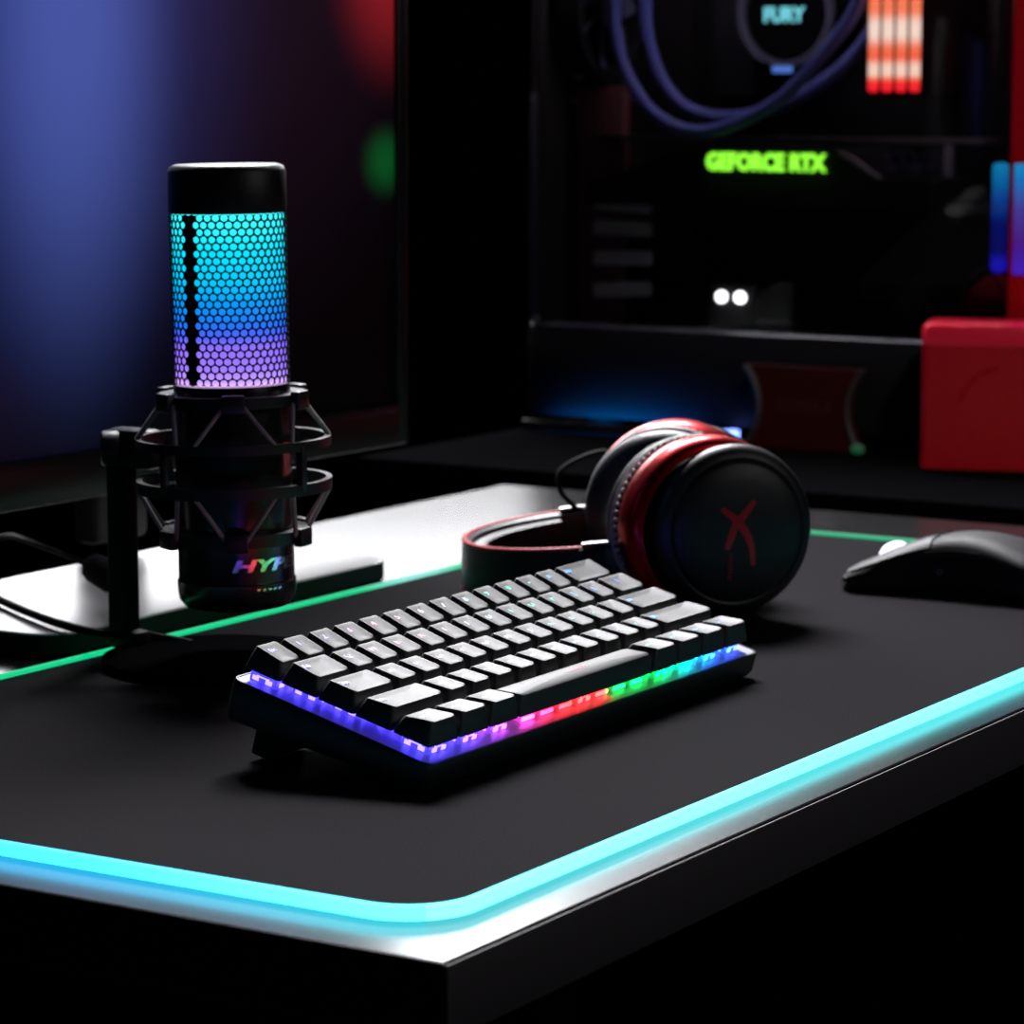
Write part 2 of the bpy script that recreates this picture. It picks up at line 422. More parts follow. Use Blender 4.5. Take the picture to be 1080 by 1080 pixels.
# shock mount: two small rings on the body, two wide rings, elastic cords between
def ring(name, rad, h, thick, tall, m=M['plastic']):
    g = MB(); g.lathe([(rad - thick / 2, z(h) - tall / 2), (rad + thick / 2, z(h) - tall / 2), (rad + thick / 2, z(h) + tall / 2), (rad - thick / 2, z(h) + tall / 2)], n=56, wrap=True)
    return g.build(name, m, mic)
ring('clamp_ring', .0322, .1365, .0070, .0055); ring('clamp_ring', .0322, .0700, .0070, .0060)
ring('hoop', .0462, .1155, .0030, .0046); ring('hoop', .0462, .0945, .0030, .0056)
for k in range(4):                                    # short posts tie the two hoops together
    a = cam_ang + radians(50 + 90 * k); g = MB(); g.box((.0462 * cos(a), .0462 * sin(a), z(.105)), (.004, .004, .0225), .001, (0, 0, a)); g.build('post', M['plastic'], mic)
for k in range(6):                                    # V-shaped cords, upper and lower sets
    a = cam_ang + radians(6 + 60 * k)
    for zi, zo, nm in ((.1365, .1175, 'cord'), (.0690, .0925, 'cord')):
        for s in (-1, 1):
            ai, ao = a + s * radians(6), a + s * radians(24)
            g = MB(); g.tube([(.0355 * cos(ai), .0355 * sin(ai), z(zi)), (.0468 * cos(ao), .0468 * sin(ao), z(zo))], .00115, 8); g.build('elastic_cord', M['cord'], mic)
    for zi in (.1365, .0700):
        g = MB(); g.box((.0372 * cos(a), .0372 * sin(a), z(zi)), (.005, .011, .009), .001, (0, 0, a)); g.build('cord_hook', M['plastic'], mic)
# lettering wrapped round the lower body
def wrap_text(s, size, h, ang, rad, m, offset, shear, spacing, name, stretch=1.0):
    me = text_mesh(s, size, .00012, offset, shear, spacing)
    g = MB(); g.add_mesh(me, Matrix.Identity(4)); bpy.data.meshes.remove(me)
    bmesh.ops.subdivide_edges(g.bm, edges=[e for e in g.bm.edges if e.calc_length() > .0015], cuts=3)
    for v in g.bm.verts:
        t = ang + v.co.x * stretch / rad; rr = rad + v.co.z
        v.co = Vector((rr * cos(t), rr * sin(t), z(h) + v.co.y))
    return g.build(name, m, mic)
m_wh = mat('foil_lettering', (.85, .85, .88), .25, metal=1)
face_ang = cam_ang + radians(57)
wrap_text('HYPERX', .0078, .0572, face_ang, R0, m_wh, .00035, .25, 1.05, 'lettering', 1.9)
g = MB()
for k in range(5):
    a = face_ang + radians(-9 + 6 * k - 22); g.lathe([(.0009, 0), (.0009, .0006), (.0001, .0007)], (.0290 * cos(a), .0290 * sin(a), z(.0455)), 8, axis=(cos(a), sin(a), 0))
g.build('pattern_icons', m_wh, mic)
LEAN = True
# lead with a plug hanging behind the pole
g = MB(); g.tube([(.0, .064, z(.050)), (.012, .080, z(.036)), (.0520, .1150 , z(.0292))], .0016, 8, 6)
pa, pb = Vector((.0530, .1165, z(.0290))), Vector((.070, .150, z(.0330)))
g.tube([pb, (.090, .21, z(.0385)), (.117, .250, z(.0345)), (.14, .30, z(.0200))], .0017, 8, 6); g.build('lead', M['rubber'], mic)
g = MB(); dv = (pb - pa).normalized(); g.tube([pa, pa + dv * .003, pa + dv * .006, pa.lerp(pb, .8), pb], [.0040, .0070, .0082, .0080, .0040], 10); g.build('plug', M['rubber'], mic)

pv = Vector((0, .02, z(.075))); RL = Matrix.Rotation(radians(-.85), 4, Vector((.85, .52, 0)))
for o in list(mic.children):                          # the head leans a touch to one side in its mount
    if o.name.split('.')[0] not in ('stand_base', 'pole', 'lead', 'plug', 'hinge', 'knob'):
        o.matrix_local = Matrix.Translation(pv) @ RL @ Matrix.Translation(-pv)
# ================================================================= headset
HL = Vector((.814, .581, 0)); HB = Vector((-.581, .814, 0)); HM = Vector((.6500, .3208, .0042))
hs = thing('headset', 'black and red gaming headset lying on its side behind the keyboard', 'headset', HM)
def hp(l, b_, h): return HL * l + HB * b_ + Vector((0, 0, h))
def zc(b_): return .0245 - .10 * b_
# headband: padded strip, lying on its edge
BW = .0255
def band(off0, off1, w, t0, t1, n=40):
    L = []
    for i in range(n + 1):
        t = t0 + (t1 - t0) * i / n
        l, bb = -.070 * cos(t), .070 * sin(t)
        nl_ = Vector((-cos(t), sin(t))).normalized()
        row = []
        for k, (o_, h_) in enumerate(((off0, -w / 2), ((off0 + off1) / 2, -w / 2 - .001), (off1, -w / 2), (off1 + .0008, 0), (off1, w / 2), ((off0 + off1) / 2, w / 2 + .001), (off0, w / 2), (off0 - .0008, 0))):
            row.append(tuple(hp(l + nl_.x * o_, bb + nl_.y * o_, zc(bb) + h_)))
        L.append(row)
    return MB().loft(L)
band(-.002, .0032, BW, 0.05, pi - .05).build('headband', M['leather'], hs)
band(-.0105, -.0022, BW - .005, .22, pi - .22).build('headband_pad', M['leather'], hs)
for t_ in (0, 1):                                     # red stitched seam along both edges
    pts = []
    for i in range(120):
        t = .1 + (pi - .2) * i / 119; l, bb = -.070 * cos(t), .070 * sin(t)
        pts.append(hp(l - cos(t) * .0022, bb + sin(t) * .0022, zc(bb) + (BW / 2 + .0008) * (1 if t_ else -1)))
    g = MB(); g.tube(pts, [.0016 if i % 2 else .0012 for i in range(120)], 7); g.build('stitched_seam', M['stitch'], hs)
m_arm = mat('slider_navy_black', (.010, .013, .040), .3)  # blue screen reflection put into the arm's base colour
m_cup = mat('cup_soft_black', (.012, .012, .013), .42, noise=(120, .05)); m_thread = mat('grey_thread', (.45, .44, .44), .5)
def cup(sgn):
    # outer face centre, inward axis
    c0 = hp(-.102 if sgn > 0 else .008, -.067 if sgn > 0 else -.060, .0500)
    ax = (HL * .95 * sgn + HB * .30).normalized(); c1 = c0 + (HB - ax * HB.dot(ax)).normalized() * .0085
    side = Vector((0, 0, 1)).cross(ax).normalized()
    def lat(prof, name, m, n=56): return MB().lathe([(r, h) for r, h in prof], c0, n, axis=tuple(ax)).build(name, m, hs)
    lat([(.0005, -.0062), (.014, -.0058), (.027, -.0044), (.0355, -.0022), (.0372, -.0012), (.0380, .0002), (.0392, -.0004), (.0428, .0008), (.0450, .0036), (.0458, .0070), (.0452, .0098), (.042, .0105), (.0005, .0105)], 'ear_cup', m_cup)
    g = MB(); g.lathe([(.0420, .0085), (.0456, .0088), (.0484, .0115), (.0495, .0160), (.0495, .0225), (.0482, .0285), (.0450, .0325), (.0400, .0326)], c1, 64, axis=tuple(ax), wrap=True); g.build('frame_ring', M['red_metal'], hs)
    lat([(.0005, .0300), (.0385, .0300), (.0385, .0385), (.0005, .0385)], 'inner_shell', M['plastic'])
    g = MB()
    for i in range(72):
        a = 2 * pi * i / 72; p = c1 + ax * .0355 + (side * cos(a) + ax.cross(side) * sin(a)) * .0464
        g.lathe([(.0002, -.0013), (.0013, -.0005), (.0013, .0006), (.0002, .0013)], tuple(p), 6, axis=tuple(ax))
    g.build('stitching', m_thread, hs)
    g = MB(); g.lathe([(.0464 + .0014 * cos(2 * pi * i / 8), .0405 + .0014 * sin(2 * pi * i / 8)) for i in range(8)], c1, 64, axis=tuple(ax), wrap=True); g.build('cushion_piping', m_thread, hs)
    g = MB(); prof = []
    for i in range(16):
        a = 2 * pi * i / 16; prof.append((.0355 + .0110 * cos(a), .0465 + .0095 * sin(a)))
    g.lathe(prof, c1, 56, axis=tuple(ax), wrap=True); g.build('ear_cushion', M['leather'], hs)
    # yoke: flat slider arm from the headband end to the frame ring
    e0 = hp(-sgn * .0705, .010, zc(0)); e1 = hp(-sgn * .0745, -.012, .0265)
    d_ = (e1 - e0).normalized(); n_ = d_.cross(Vector((0, 0, 1))).normalized(); up = n_.cross(d_)
    def plate(a, c_, w0, w1, th, name, m):
        L = []
        for p, w in ((a, w0), (a.lerp(c_, .08), w0 + .001), (a.lerp(c_, .5), (w0 + w1) / 2), (c_, w1)):
            L.append([tuple(p + n_ * x + up * y_) for x, y_ in rrect(th, w, th * .45, 3)])
        MB().loft(L).build(name, m, hs)
    plate(hp(-sgn * .0705, .0125, zc(.0125)), hp(-sgn * .0708, -.001, zc(0)), .0275, .0275, .0095, 'slider_cap', M['plastic'])
    plate(hp(-sgn * .0710, .0, zc(0)), hp(-.079 if sgn > 0 else .022, -.036 if sgn > 0 else -.030, .0330), .028, .026, .0055, 'slider_arm', m_arm)
    g = MB(); pts = [hp(-sgn * .0705, .0128, zc(0) + .0138), hp(-sgn * .0710, .004, zc(0) + .0148), hp(-sgn * .0716, -.006, zc(0) + .0152), hp(-sgn * .0722, -.0150, zc(0) + .0148)]
    g.tube(pts, .0021, 8, 4, flat=.7); g.build('slider_trim', M['silver'], hs)
    return c0, ax
c0, ax = cup(1)
cup(-1)
# emblem and word on the near cup
up = Vector((0, 0, 1)); rt = (-ax).cross(up) * -1
rt = up.cross(-ax).normalized(); upf = (-ax).cross(rt).normalized()
m_em = mat('red_emblem', (.62, .012, .03), .35, noise=(80, .05))
def stroke(pts, w):
    pts = spline([Vector((x, y, 0)) for x, y in pts], 5); Lf, Rt = [], []
    for i, p in enumerate(pts):
        t = (pts[min(i + 1, len(pts) - 1)] - pts[max(i - 1, 0)]).normalized(); n = Vector((-t.y, t.x, 0)); u = i / (len(pts) - 1)
        ww = w * (.25 + .75 * math.sin(pi * (.12 + .80 * u)) ** .7)
        Lf.append(p + n * ww); Rt.append(p - n * ww)
    return Lf, Rt
g = MB()
for pts, w in (([(-.0120, .0130), (-.0045, .0075), (.0010, .0010), (.0050, -.0070), (.0068, -.0180)], .0021), ([(.0072, .0165), (.0010, .0095), (-.0040, .0040), (-.0075, -.0045), (-.0090, -.0085)], .0021)):
    Lf, Rt = stroke(pts, w)
    for h0 in (0,):
        rows = []
        for a, c_ in zip(Lf, Rt):
            rr = []
            for p in (a, c_):
                rad = math.hypot(p.x, p.y); dome = -.0062 + .0022 * (rad / .026) ** 2.2
                rr.append(c0 + rt * p.x + upf * p.y + ax * (dome - .0004))
            rows.append([tuple(rr[0]), tuple(rr[1]), tuple(rr[1] + ax * .0006), tuple(rr[0] + ax * .0006)])
        g.loft(rows)
g.build('emblem', m_em, hs)
me = text_mesh('HYPERX', .0034, .0003, 0, shear=.2, spacing=1.15)
g = MB(); g.add_mesh(me, basis(c0 + rt * -.0076 + upf * -.0178 - ax * .0064, -upf, rt)); bpy.data.meshes.remove(me); g.build('lettering', m_em, hs)
# thin cable loop rising behind the headband
g = MB(); g.tube([hp(.064, .004, .040), hp(.058, .014, .052), hp(.060, .012, .064), hp(.070, -.010, .072), hp(.080, -.024, .066), hp(.083, -.027, .045)], .0016, 8, 8); g.build('cable_loop', M['rubber'], hs)

# ================================================================= mouse
ms = thing('mouse', 'black gaming mouse with a lit wheel at the right end of the mouse pad', 'mouse', (.7685, .150, .0042), (0, 0, radians(4)))
def mouse_sec(t):
    # t 0 nose .. 1 tail ; returns y, half width, height, base inset
    y = .0625 - .125 * t
    w = .0295 + .0045 * cos(2 * pi * (t - .98)) - .002 * sin(pi * t)
    e = min(1, t / .06) ** .5 * min(1, (1 - t) / .10) ** .5
    h = .0095 + .0225 * sin(pi * min(1, (.02 + t * .86))) ** 1.25 + .004 * t
    return y, w * (.55 + .45 * e), h * (.55 + .45 * e if t > .5 else .75 + .25 * e)
L = []
for i in range(33):
    t = i / 32; t = .5 - .5 * cos(pi * t)
    y, w, h = mouse_sec(t)
    prof = [(-.86, 0.02), (-.97, .12), (-.98, .30), (-.93, .50), (-1.0, .66), (-.94, .82), (-.78, .94), (-.5, .99), (0, 1.0), (.5, .99), (.78, .94), (.94, .82), (1.0, .66), (.95, .5), (.98, .30), (.97, .12), (.86, .02)]
    L.append([(px * w, y, pz * h) for px, pz in prof])
b = MB(); b.loft(L); b.build('shell', mat('mouse_soft_black', (.008, .008, .010), .6, spec=.25, noise=(150, .05)), ms, 60)
for sx in (-1, 1):                                    # button plates split by the wheel slot
    L = []
    for i in range(15):
        t = .015 + .40 * i / 14; y, w, h = mouse_sec(t)
        e = .0022 if i else -.002
        L.append([(sx * w * .17, y + (.0012 if i == 0 else 0), h + e * .55), (sx * w * .5, y, h * .99 + e * .55), (sx * w * .78, y, h * .94 + e * .55), (sx * w * .93, y, h * .83 + e * .4), (sx * w * .93, y, h * .75), (sx * w * .17, y, h * .80)])
    MB().loft(L).build('button', mat('button_black', (.012, .012, .016), .5, spec=.3), ms)
m_wheel = mat('lit_wheel', (.4, .4, .4), .4, emit=(.80, .72, 1.0), power=2.2)
b = MB(); b.lathe([(.0060, -.0030), (.0100, -.0034), (.0108, -.002), (.0108, .002), (.0100, .0034), (.0060, .0030)], (-.002, .0365, .0155), 28, axis=(1, 0, 0)); b.build('scroll_wheel', m_wheel, ms)
b = MB(); L = []
for sx_ in (0, 1):
    L_ = []
    for i in range(9):
        t = .40 + .26 * i / 8; y, w, h = mouse_sec(t)
        L_.append([(-w * 1.005, y, h * .80), (-w * 1.045, y, h * .76), (-w * 1.045, y, h * .64), (-w * .99, y, h * .60)])
b.loft(L_); b.build('side_button', M['matte'], ms)
yy, ww_, hh_ = mouse_sec(.47)
b = MB(); b.lathe([(.0012, -.0004), (.0018, -.0004), (.0018, .0006), (.0012, .0006)], (-ww_ * .965, yy, hh_ * .42), 14, axis=(-1, 0, 0), wrap=True); b.build('emblem', M['greymetal'], ms)
b = MB(); b.box((-.0035, .028, .0005), (.02, .012, .0008)); b.build('foot', M['rubber'], ms)

# ================================================================= monitor
mo = thing('monitor', 'large black monitor with a dark blue picture behind the microphone', 'monitor', (.517, .56, 0))
MW, MH, MZ = .612, .367, .0585
TB, BB, SB = .010, .0265, .0105
b = MB()
b.box((-MW / 2 + SB / 2, .010, MZ + MH / 2), (SB, .022, MH), .0015); b.box((MW / 2 - SB / 2, .010, MZ + MH / 2), (SB, .022, MH), .0015)
b.box((0, .010, MZ + MH - TB / 2), (MW - 2 * SB, .022, TB), .0015); b.box((0, .010, MZ + BB / 2), (MW - 2 * SB, .022, BB), .0015)
b.loft([[(x, y, zz) for y, zz in ((.0006, MZ + BB - .0045), (.0035, MZ + BB - .0005), (.0035, MZ + BB + .0006), (-.0012, MZ + BB - .0042))] for x in (-MW / 2 + SB, MW / 2 - SB)])
b.build('bezel', mat('bezel_black', (.014, .014, .015), .30), mo)
b = MB(); L = []
for y, ins in ((.012, .002), (.024, .004), (.045, .08), (.052, .10)):
    L.append([(x, y, MZ + MH / 2 + zz) for x, zz in rrect(MW - 2 * ins, MH - 2 * ins, .01, 4)])
b.loft(L); b.build('back_shell', M['matte'], mo)
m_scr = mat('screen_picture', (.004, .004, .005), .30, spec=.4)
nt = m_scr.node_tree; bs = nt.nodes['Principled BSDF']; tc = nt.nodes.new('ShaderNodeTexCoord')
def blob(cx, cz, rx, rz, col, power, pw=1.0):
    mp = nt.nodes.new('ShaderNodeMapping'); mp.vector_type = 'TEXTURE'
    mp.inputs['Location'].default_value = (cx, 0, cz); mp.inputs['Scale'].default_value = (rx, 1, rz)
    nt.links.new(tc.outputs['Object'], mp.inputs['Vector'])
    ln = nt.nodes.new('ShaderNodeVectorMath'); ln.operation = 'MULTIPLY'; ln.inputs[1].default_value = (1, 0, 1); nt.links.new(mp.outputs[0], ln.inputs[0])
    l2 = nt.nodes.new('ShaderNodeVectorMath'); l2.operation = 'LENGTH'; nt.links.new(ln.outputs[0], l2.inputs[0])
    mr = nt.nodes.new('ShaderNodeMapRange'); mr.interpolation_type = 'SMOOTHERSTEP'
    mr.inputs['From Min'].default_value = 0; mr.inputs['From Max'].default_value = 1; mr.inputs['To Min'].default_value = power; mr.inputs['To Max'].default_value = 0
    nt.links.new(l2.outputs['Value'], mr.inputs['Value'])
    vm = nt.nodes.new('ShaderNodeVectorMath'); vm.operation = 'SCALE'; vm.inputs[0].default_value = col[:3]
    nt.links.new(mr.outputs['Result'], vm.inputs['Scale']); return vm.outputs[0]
BLOBS = [(-.020, .320, .120, .270, lin(92, 116, 208), .36), (-.06, .36, .27, .34, lin(62, 74, 160), .36), (.292, .365, .085, .100, lin(190, 36, 40), .42), (.286, .240, .036, .030, lin(0, 105, 42), .45), (.12, .40, .34, .36, lin(46, 26, 44), .42)]  # blurred reflections of room lights, put in as emitting spots
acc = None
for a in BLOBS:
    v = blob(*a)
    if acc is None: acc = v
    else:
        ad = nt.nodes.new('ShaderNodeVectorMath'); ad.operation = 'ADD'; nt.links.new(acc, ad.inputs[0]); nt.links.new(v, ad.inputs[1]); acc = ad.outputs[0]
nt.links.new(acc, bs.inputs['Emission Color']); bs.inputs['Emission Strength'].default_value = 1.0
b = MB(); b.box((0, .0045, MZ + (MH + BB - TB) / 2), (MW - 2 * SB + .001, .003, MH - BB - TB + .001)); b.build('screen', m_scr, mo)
b = MB(); b.box((.07, .055, .17), (.05, .018, .30), .004); b.box((.04, .050, .20), (.16, .02, .12), .004); b.build('stand_neck', M['matte'], mo)
BASEX, BASEY = -.012, -.028
m_base = mat('base_satin_white', (.5, .5, .51), .30, noise=(30, .03))
b = MB(); L = []
for zz, ins in ((0.0003, .0015), (.0015, 0), (.0112, 0)):
    L.append([(x + BASEX, y + BASEY, zz) for x, y in rrect(.312 - 2 * ins, .145 - 2 * ins, .022, 8)])
b.loft(L); b.build('stand_base', M['matte'], mo)
b = MB(); b.loft([[(x + BASEX, y + BASEY, zz) for x, y in rrect(.312 - 2 * ins, .145 - 2 * ins, .022, 8)] for zz, ins in ((.0112, .0002), (.0119, .0006), (.0122, .0016))]); b.build('top_plate', m_base, mo, 4)

# ================================================================= red box
rbx = thing('storage_box', 'bright red box standing in front of the computer at the right', 'box', (1.298, .411, 0), (0, 0, radians(-71 - 19 + 90 - 90)))
# box: local x runs along the front to the picture's right, local y to the back
rbx.rotation_euler = (0, 0, radians(-71))
b = MB(); L = []
Wb, Db, Hb = .12, .060, .112
for zz, ins in ((.0004, .002), (.002, 0), (Hb * .86, 0)): L.append([(x + Wb / 2, y + Db / 2, zz) for x, y in rrect(Wb - 2 * ins, Db - 2 * ins, .004, 4)])
b.loft(L); b.build('carton', M['red_plastic'], rbx)
b = MB(); L = []
for zz, ins in ((Hb * .86 - .001, -.0006), (Hb - .004, -.0006), (Hb - .001, .001), (Hb, .004)): L.append([(x + Wb / 2, y + Db / 2, zz) for x, y in rrect(Wb - 2 * ins, Db - 2 * ins, .005, 4)])
b.loft(L); b.build('lid', mat('red_gloss', (.95, .02, .06), .22), rbx)  # brighter red puts the light on the top edge into the colour
b = MB()                                             # raised arc on the front
b.tube([(.062 + .034 * cos(a), -.0002, .046 + .034 * sin(a)) for a in (radians(100 + 6 * i) for i in range(12))], .0016, 8); b.build('embossed_arc', M['red_plastic'], rbx)

# ================================================================= desktop computer
PCX = 1.40
pc = thing('desktop_computer', 'black tower computer with a glass side showing lit parts, right background', 'computer', (PCX, .59, 0))
def pw(x, y, z_): return (x - PCX, y - .59, z_)
PCW, Y0, Y1, ZB, ZT = .215, .3815, .818, .014, .470
m_case = mat('case_black', (.010, .010, .011), .5, noise=(60, .05)); m_in = mat('case_inner', (.012, .010, .010), .7)
def pbox(name, lo, hi, m, bev=.001, parent=None):
    c = [(a + d_) / 2 for a, d_ in zip(lo, hi)]; g = MB(); g.box(pw(*c), [d_ - a for a, d_ in zip(lo, hi)], bev); return g.build(name, m, parent or pc)
X1 = PCX + PCW
pbox('motherboard_tray', (X1 - .022, Y0, ZB), (X1, Y1, ZT), m_in)
pbox('top_panel', (PCX + .001, Y0, ZT), (X1, Y1, ZT + .012), m_case)
pbox('floor_panel', (PCX + .001, Y0, ZB - .002), (X1, Y1, ZB + .006), m_case)
pbox('rear_panel', (PCX + .004, Y1 - .006, ZB + .006), (X1 - .022, Y1, ZT), m_in)
pbox('front_panel', (PCX - .004, Y0 - .026, ZB), (X1, Y0 + .003, ZT + .012), M['red_plastic']); bpy.data.objects['front_panel']['label'] = 'dark red front panel'
pbox('psu_shroud', (PCX + .006, Y0 + .004, ZB + .006), (X1 - .022, Y1 - .006, .0835), m_case)
pbox('shroud_edge', (PCX + .003, Y0 + .004, .0838), (PCX + .03, Y1 - .006, .0880), mat('edge_grey', (.30, .30, .36), .35))
for y in (.42, .76):
    for x in (PCX + .03, X1 - .03):
        g = MB(); g.lathe([(.014, 0.0005), (.016, .003), (.015, .012), (.001, .012)], pw(x, y, 0), 20); g.build('foot', M['rubber'], pc)
# side glass (a real pane) with its edge trim and screws
m_glass = bpy.data.materials.new('tinted_glass'); m_glass.use_nodes = True; nt = m_glass.node_tree; nt.nodes.clear()
out = nt.nodes.new('ShaderNodeOutputMaterial'); tr = nt.nodes.new('ShaderNodeBsdfTransparent'); tr.inputs[0].default_value = (.86, .86, .88, 1)
gl = nt.nodes.new('ShaderNodeBsdfGlossy'); gl.inputs['Roughness'].default_value = .03; fr = nt.nodes.new('ShaderNodeFresnel'); fr.inputs[0].default_value = 1.45
mx = nt.nodes.new('ShaderNodeMixShader'); nt.links.new(fr.outputs[0], mx.inputs[0]); nt.links.new(tr.outputs[0], mx.inputs[1]); nt.links.new(gl.outputs[0], mx.inputs[2]); nt.links.new(mx.outputs[0], out.inputs[0])
pbox('glass_panel', (PCX - .004, Y0 + .005, .0885), (PCX, Y1 - .001, ZT + .008), m_glass, .0004)
m_rail = mat('rail_grey', (.06, .055, .085), .4)
pbox('lower_side_panel', (PCX - .004, Y0 + .005, .0125), (PCX, Y1 - .001, .0880), mat('side_panel_black', (.006, .006, .009), .6, spec=.25))
pbox('glass_trim', (PCX + .0005, Y1 - .0045, .088), (PCX + .004, Y1 - .0015, .281), m_rail, .0005)
for y, zz in ((.8111, .0935), (.7766, .2756)):
    g = MB(); g.lathe([(.0030, 0), (.0030, .0012), (.0018, .0018), (.0002, .0018)], pw(PCX + .001, y, zz), 14, axis=(-1, 0, 0)); g.build('screw', M['greymetal'], pc)
# inner brace at the rear left, the red glow of the case put into its colour
pbox('rear_bracket', (PCX + .06, .8125, .086), (PCX + .075, .8126 - .05, .289), mat('bracket', (.05, .018, .018), .6), .001) if False else None
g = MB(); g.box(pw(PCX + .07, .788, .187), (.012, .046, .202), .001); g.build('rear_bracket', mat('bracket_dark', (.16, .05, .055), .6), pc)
for i, zz in enumerate((.1885, .1680, .1425, .1155)):
    g = MB(); g.box(pw(PCX + .066, .7655, zz), (.008, .055, .0125), .0015, (radians(-3 + 2 * i) * -1, 0, 0)); g.build('slot_cover', mat('slot_grey', (.9, .86, .88), .45), pc)
# main board
pbox('motherboard', (X1 - .027, .46, .115), (X1 - .0225, .765, .445), mat('board_black', (.010, .009, .010), .5, noise=(90, .15)))
pbox('heatsink', (X1 - .055, .690, .28), (X1 - .0275, .730, .42), mat('heatsink_dark', (.02, .02, .022), .45))
# graphics card
gx = PCX + .040
gpu_m = mat('card_black', (.012, .012, .013), .4)
g = MB()
prof = [(.792, .205), (.765, .212), (.710, .2335), (.675, .2380), (.560, .2390), (.538, .2290), (.514, .2140), (.470, .2120), (.470, .1950), (.792, .1880)]
g.prism([(p[0] - .59, p[1]) for p in reversed(prof)], 0, .11, Matrix(((0, 0, 1, gx + .008 - PCX), (1, 0, 0, 0), (0, 1, 0, 0), (0, 0, 0, 1)))); g.build('graphics_card', gpu_m, pc)
gc = bpy.data.objects['graphics_card']
me = text_mesh('GEFORCE RTX', .0172, .0006, .0007, spacing=1.0)
xs = [v.co.x for v in me.vertices]; ys = [v.co.y for v in me.vertices]; wx, hy = max(xs) - min(xs), max(ys) - min(ys)
fx, fy = .1100 / wx, .0150 / hy
g = MB(); g.add_mesh(me, basis(pw(gx + .006, .6200, .2265), (0, -1, 0), (0, 0, 1)) @ Matrix.Diagonal((fx, fy, 1, 1)) @ Matrix.Translation((-(max(xs) + min(xs)) / 2, -(max(ys) + min(ys)) / 2, 0))); bpy.data.meshes.remove(me)
g.build('lit_lettering', mat('green_light', (.1, .1, .1), .5, emit=lin(140, 248, 55), power=2.2), gc)
g = MB()
g.box(pw(gx + .02, .603, .2450), (.012, .366, .0055), .001); g.build('card_brace', mat('brace_grey', (.10, .085, .095), .4), pc)
g = MB(); g.box(pw(gx + .018, .463, .2290), (.006, .0075, .026), .001); g.build('brace_clip', mat('clip_grey', (.20, .20, .26), .4), pc)
g = MB(); g.tube([pw(gx + .01, .742, .2245), pw(gx + .004, .742, .2245)], .003, 12); g.build('card_screw', M['greymetal'], pc)
g = MB(); g.tube([pw(gx + .006, .553, .2345), pw(gx + .006, .540, .2285), pw(gx + .006, .516, .2135)], .0028, 8); g.build('shroud_trim', mat('trim_grey', (.15, .15, .16), .4), gc)
# power connectors under the brace
for k in range(5):
    g = MB(); g.box(pw(gx + .045, .523 - .011 * k, .226 + .004 * (k % 2)), (.012, .0085, .015), .001); g.build('power_connector', mat('connector_blue_grey', (.045, .05, .10), .5), pc)
# memory sticks, lit red
m_ram = mat('lit_memory', (.2, .2, .2), .4)
ramp_emit(m_ram, 'Z', .283, .383, [(0, (255, 20, 30)), (.08, (255, 30, 40)), (.11, (255, 110, 70)), (.15, (255, 215, 190)), (.21, (255, 215, 190)), (.28, (255, 95, 60)), (.36, (255, 120, 80)), (.46, (255, 225, 205)), (.55, (255, 220, 200)), (.64, (255, 130, 85)), (.75, (255, 120, 75)), (.85, (255, 200, 160)), (1, (255, 120, 80))], 1.3)
for k in range(4):
    y = .5262 - .01205 * k
    pbox('memory_stick', (PCX + .052, y - .0030, .280), (X1 - .028, y + .0030, .405), m_case, .001)
    st_ = [o for o in bpy.data.objects if o.name.startswith('memory_stick')]
    rs = sorted(st_, key=lambda o: o.name)[-1]
    g = MB(); g.box(pw(PCX + .050, y, .333), (.006, .0082, .0985), .002); g.build('light_bar', m_ram, rs)
# cooler pump with a ring and its word, coolant tubes
g = MB(); g.lathe([(.047, 0), (.047, .04), (.044, .048), (.001, .048)], pw(X1 - .028, .6480, .3490), 40, axis=(-1, 0, 0)); g.build('cooler_pump', M['gloss'], pc)
cp = bpy.data.objects['cooler_pump']
g = MB(); g.lathe([(.0395, .048), (.0445, .048), (.0445, .056), (.0395, .056)], pw(X1 - .028, .6480, .3490), 40, axis=(-1, 0, 0), wrap=True); g.build('pump_ring', mat('ring_grey', (.14, .15, .20), .35), cp)
px_ = X1 - .0765
me = text_mesh('FURY', .018, .0006, .0006)
xs = [v.co.x for v in me.vertices]; ys = [v.co.y for v in me.vertices]
g = MB(); g.add_mesh(me, basis(pw(px_, .6510, .3485), (0, -1, 0), (0, 0, 1)) @ Matrix.Diagonal((.0385 / (max(xs) - min(xs)), .0130 / (max(ys) - min(ys)), 1, 1)) @ Matrix.Translation((-(max(xs) + min(xs)) / 2, -(max(ys) + min(ys)) / 2, 0))); bpy.data.meshes.remove(me)
g.build('lit_lettering', mat('aqua_light', (.1, .1, .1), .5, emit=lin(120, 225, 235), power=1.3), cp)
g = MB(); g.box(pw(X1 - .085, .6480, .3025), (.004, .018, .0055), .001); g.build('indicator', mat('blue_light', (.1, .1, .1), .5, emit=lin(90, 140, 240), power=.9), cp)
m_tube = mat('blue_black_tube', (.12, .15, .50), .36, noise=(40, .05))
t1 = [(.7664, .3641), (.7643, .3286), (.7531, .2969), (.7318, .2693), (.7045, .2537), (.6731, .2516), (.6379, .2628), (.6034, .2830), (.5697, .3158), (.5420, .3520), (.535, .39)]
g = MB(); g.tube([pw(1.448, .764, .44)] + [pw(1.45, a, c_) for a, c_ in t1], .0056, 12, 6); g.build('coolant_tube', m_tube, pc)
t2 = [(.7613, .3649), (.7583, .3290), (.7441, .2931), (.7163, .2680), (.6711, .2630), (.6182, .2780), (.5754, .3046), (.5480, .3351)]
g = MB(); g.tube([pw(1.492, .760, .44)] + [pw(1.495, a, c_) for a, c_ in t2] + [pw(1.495, .530, .37)], .0056, 12, 6); g.build('coolant_tube', m_tube, pc)
